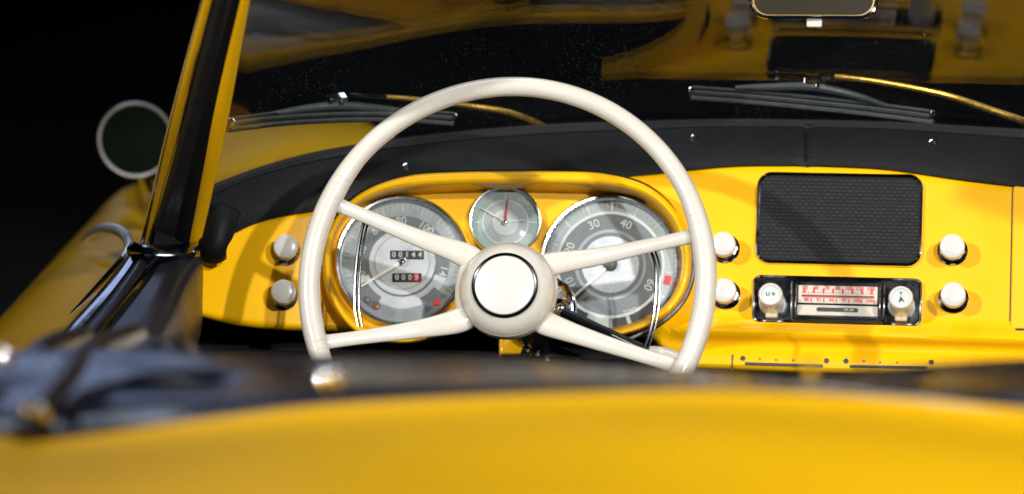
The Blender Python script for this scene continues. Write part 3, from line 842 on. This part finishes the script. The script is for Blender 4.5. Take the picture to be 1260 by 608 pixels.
# ---------------------------------------------------------------- left side: body, belt trim, door
body=MB()
out_=pr([(250,205,4.7),(190,222,4.4),(148,236,4.2),(100,286,4.0),(50,341,3.82),(0,396,3.66),(-60,462,3.45)])
inn=pr([(262,300,4.1),(235,300,3.85),(200,300,3.62),(158,325,3.46),(122,362,3.30),(75,412,3.10),(0,490,2.82)])
dn=[p+V((-.05,0,-.10)) for p in out_]; dn2=[p+V((-.06,0,-.45)) for p in out_]
mid=[a.lerp(b,.45)+V((-.02,0,.008)) for a,b in zip(out_,inn)]
body.grid(loft([dn2,dn,[p+V((-.004,0,-.004)) for p in out_],mid,inn],60,36),M['yellow_ext'])
body.build('door_skin',label='dim yellow door and fender side beside the pillar')
mb=MB(); mb.tube(catmull(pr([(104,296,3.60),(112,288,3.585),(126,282,3.56),(143,283,3.53),(155,291,3.50),(158,304,3.48),(150,318,3.46)]),30),[.0035+.0032*sin(pi*i/29) for i in range(30)],M['satin'],12)
mb.tube(catmull(pr([(150,318,3.46),(128,343,3.38),(90,386,3.24),(45,436,3.08)]),20),.0028,M['shadechrome'],8); mb.build('belt_trim')
bt=empty('door_sill_rail')
def rail(name,a,b,m,lift):
    A=pr(a);B=pr(b); Mi=[x.lerp(y,.5)+V((0,0,lift)) for x,y in zip(A,B)]
    mb=MB(); mb.grid(loft([A,Mi,B],40,9),m); return mb.build(name,bt,solid=.004)
rail('outer_strip',[(156,314,3.44),(134,344,3.34),(95,388,3.18),(30,458,2.98)],[(176,308,3.40),(156,338,3.30),(122,382,3.15),(60,452,2.95)],M['shadechrome'],.006)
rail('weather_strip',[(176,308,3.40),(156,338,3.30),(122,382,3.15),(60,452,2.95)],[(190,309,3.39),(172,336,3.29),(140,380,3.13),(82,450,2.93)],M['rubber'],.004)
rail('inner_strip',[(190,309,3.39),(172,336,3.29),(140,380,3.13),(82,450,2.93)],[(206,314,3.38),(184,342,3.27),(150,386,3.11),(96,452,2.91)],M['shadechrome'],.006)
mb=MB()
rails=[pr([(204,312,3.38),(184,342,3.27),(150,386,3.11),(96,452,2.91)]),
       pr([(226,312,3.36),(208,342,3.25),(178,388,3.09),(128,455,2.89)]),
       pr([(247,316,3.36),(232,350,3.26),(210,395,3.10),(165,462,2.90)]),
       pr([(250,340,3.385),(243,375,3.30),(226,420,3.15),(190,480,2.97)]),
       pr([(250,372,3.41),(248,405,3.34),(240,440,3.22),(225,500,3.05)])]
mb.grid(loft(rails,40,30),M['doorleather']); dp=mb.build('door_panel',solid=.006)
mb=MB(); mb.tube(catmull(pr([(236,392,3.30),(224,410,3.24),(208,430,3.17)]),10),.0009,M['armreflect_piping'],6); mb.build('piping',dp)
mb=MB(); mb.grid(loft([pr([(236,394,3.31),(210,432,3.18),(196,455,3.12)]),pr([(246,402,3.33),(238,440,3.24),(228,470,3.16)])],14,8),M['dialdark']); mb.build('map_pocket',dp,solid=.004)

# side mirror
sm=empty('side_mirror')
fr=frame(pt(167,172,3.95),V((.18,-1,.05))); q=1/F*4.02
Rm=47*q
mb=MB(); mb.lathe(fr,[(Rm*.96,-.02),(Rm*1.0,-.006),(Rm*1.02,.002),(Rm*.99,.006),(Rm*.935,.004),(Rm*.92,-.002)],M['ivory'],64,cap=False); mb.build('chrome_ring',sm)  # chrome ring; ivory colour stands in for its bright reflections
mb=MB(); mb.lathe(fr,[(Rm*.98,-.006),(Rm*.90,-.028),(Rm*.55,-.05),(0.001,-.06)],M['ivory'],48,cap=False); mb.build('shell',sm)
mb=MB(); mb.lathe(fr,[(Rm*.94,-.003),(0.0005,-.002)],M['mirrorreflect'],48,cap=False); mb.build('mirror_glass',sm)
mb=MB(); mb.tube(catmull([fr[0]-fr[3]*.03+V((0,0,-Rm*.8)),pt(182,232,4.0),pt(186,262,4.0)],12),.007,M['chrome'],12); mb.build('stem',sm)

# ---------------------------------------------------------------- foreground: deck and leather edge
edge=[(-160,532),(-60,529),(0,530),(50,535),(150,523),(250,509),(400,492),(620,480),(850,474),(1000,478),(1150,487),(1260,497),(1450,514),(1800,560)]
def erail(dy,Y,dz=0): return [pt(x,y+dy,Y)+V((0,0,dz)) for x,y in edge]
mb=MB()
dk=loft([erail(8,2.18,-.10),erail(7,2.165,-.02),erail(9,2.14),erail(15,2.10),erail(34,1.99),erail(53,1.885),erail(64,1.83),erail(95,1.735),erail(160,1.58),erail(260,1.15,-.05)],90,60)
mb.grid(dk,M['deckyellow']); mb.build('rear_deck',label='blurred yellow rear deck in front')
back=[(-160,428),(-60,432),(0,436),(50,434),(150,434),(250,438),(400,441),(620,444),(850,458),(1000,466),(1100,456),(1170,449),(1260,444),(1450,440),(1800,446)]
n=len(edge)
def brail(f,Y,dz=0,wob=0):
    E=catmull([V((x,y,0)) for x,y in edge],40); B=catmull([V((x,y,0)) for x,y in back],40)
    out=[]
    for i,(e,b) in enumerate(zip(E,B)):
        # match by px
        x=lerp(-160,1800,i/39)
        ye=sinterp(x,edge); yb=sinterp(x,back)
        w=wob*sin(x*.021+f*5)*(1 if x<420 else .25)
        out.append(pt(x,lerp(ye,yb,f)+w,Y)+V((0,0,dz)))
    return out
mb=MB()
mb.grid(loft([brail(-.34,2.17,-.03),brail(-.28,2.165),brail(.04,2.175),brail(.30,2.20,0,3),brail(.52,2.27,0,4),brail(.75,2.33,0,3),brail(.95,2.38),brail(1.0,2.41),brail(.9,2.43,-.03),brail(.8,2.44,-.15)],110,60),M['gleather'])
tn=mb.build('leather_cover',label='blurred black leather hood cover along the rear deck')
for pts_,r_ in (([(165,415,2.66),(118,438,2.48),(80,470,2.30),(46,505,2.19),(30,535,2.12)],.015),([(100,418,2.68),(52,440,2.5),(15,470,2.35),(-20,510,2.2)],.015),([(225,448,2.52),(200,446,2.46),(150,446,2.42),(110,455,2.38)],.020),([(330,476,2.34),(250,470,2.30),(170,472,2.27),(110,486,2.22),(80,505,2.18)],.011)):
    mb=MB(); mb.tube(catmull(pr(pts_),30),[r_*(.55+.45*sin(pi*min(1,(i+3)/20))) for i in range(30)],M['gleather'],20); mb.build('leather_fold',tn)
# chrome fasteners on the cover
for x,y,s in ((398,469,.7),(415,467,.7),(998,456,.8),(36,506,.9),(55,510,.9),(8,441,.8)):
    mb=MB(); f=frame(pt(x,y,2.13),V((0,-.75,.65)))
    s*=.0062; mb.lathe(f,[(s*.6,-.008),(s*.6,-.004),(s*.8,.0),(s*1.0,.003),(s*.9,.006),(s*.5,.009),(0,.0098)],M['chrome'],28); mb.build('cover_fastener',tn)

# ---------------------------------------------------------------- dark cabin
cab=MB()
cab.grid([[V((-.70,3.50,.72)),V((.70,3.50,.72))],[V((-.70,3.75,.80)),V((.70,3.75,.80))],[V((-.70,3.95,.45)),V((.70,3.95,.45))],[V((-.70,3.9,.22)),V((.70,3.9,.22))],[V((-.70,2.1,.22)),V((.70,2.1,.22))],[V((-.70,2.1,.80)),V((.70,2.1,.80))]],M['void'])
cab.add([V((.72,3.9,.2)),V((.72,2.1,.2)),V((.72,2.1,.82)),V((.72,3.4,.84)),V((.72,3.7,.84))],[(0,1,2,3,4)],M['void'])
cab.build('cabin_tub',smooth=False)

# ---------------------------------------------------------------- setting
def plane(name,pts,m):
    mb=MB(); mb.add(pts,[(0,1,2,3)],m); me_o=mb.build(name,None,smooth=False); me_o['kind']='structure'; return me_o
plane('floor',[V((-20,-6,0)),V((20,-6,0)),V((20,14,0)),V((-20,14,0))],M['floor'])
plane('backdrop',[V((-20,14,-.01)),V((20,14,-.01)),V((20,14,8)),V((-20,14,8))],M['drop'])

# ---------------------------------------------------------------- light
def spot(name,loc,tgt,power,size,col,ang=30,blend=.5):
    l=bpy.data.lights.new(name,'SPOT'); l.energy=power; l.shadow_soft_size=size; l.color=col; l.spot_size=radians(ang); l.spot_blend=blend
    o=bpy.data.objects.new(name,l); COL.objects.link(o); o.location=loc
    o.rotation_euler=(V(tgt)-V(loc)).to_track_quat('-Z','Y').to_euler(); return o
T=(0,3.2,.9)
spot('spotlight',(2.2,.2,2.9),(.0,3.3,.9),680,.06,(1,.96,.90),28,.25)
spot('spotlight',(-2.4,.0,2.85),(.55,3.5,.9),760,.05,(1,.97,.92),23,.3)
spot('spotlight',(1.5,-1.3,2.8),(.1,3.4,.9),700,.05,(.97,.98,1),26,.4)
spot('spotlight',(.3,-.3,3.2),(.15,1.72,1.0),430,.25,(1,.98,.95),26,.5)  # added lamp, unseen, to brighten the rear deck
def area(loc,tgt,power,sx,sy,col):  # added unseen area lamps for bluish reflections on leather and chrome
    l=bpy.data.lights.new('added_softbox','AREA'); l.shape='RECTANGLE'; l.size=sx; l.size_y=sy; l.energy=power; l.color=col
    o=bpy.data.objects.new('added_softbox',l); COL.objects.link(o); o.location=loc
    o.rotation_euler=(V(tgt)-V(loc)).to_track_quat('-Z','Y').to_euler()
area((-1.2,3.6,4.2),(-.2,2.6,.9),40,2.4,.5,(.72,.80,1))
area((-2.2,7.5,2.1),(-.6,2.8,.9),4.2,1.1,.6,(.50,.62,1))  # added ahead of the car to streak the door leather with blue highlights
area((1.5,5.6,4.2),(0,3.0,.9),14,2.4,.4,(.72,.80,1))
w=bpy.data.worlds.new('World'); scene.world=w; w.use_nodes=True
w.node_tree.nodes['Background'].inputs[0].default_value=(.5,.6,1,1)
w.node_tree.nodes['Background'].inputs[1].default_value=.009

# ---------------------------------------------------------------- camera
cd=bpy.data.cameras.new('camera'); cam=bpy.data.objects.new('camera',cd); COL.objects.link(cam)
cd.sensor_width=36; cd.lens=36*F/1260; cd.clip_end=200; cd.clip_start=.05
cam.location=CAM
cam.rotation_euler=Matrix((RT,UP,-FW)).transposed().to_euler()
cd.dof.use_dof=True; cd.dof.focus_distance=3.44; cd.dof.aperture_fstop=cd.lens/40.0; cd.dof.aperture_blades=9
scene.camera=cam
scene.view_settings.view_transform='Standard'; scene.view_settings.look='None'
scene.view_settings.exposure=-.32; scene.view_settings.gamma=1
scene.cycles.max_bounces=10; scene.cycles.transparent_max_bounces=16
scene.cycles.sample_clamp_indirect=6
scene.cycles.use_denoising=True
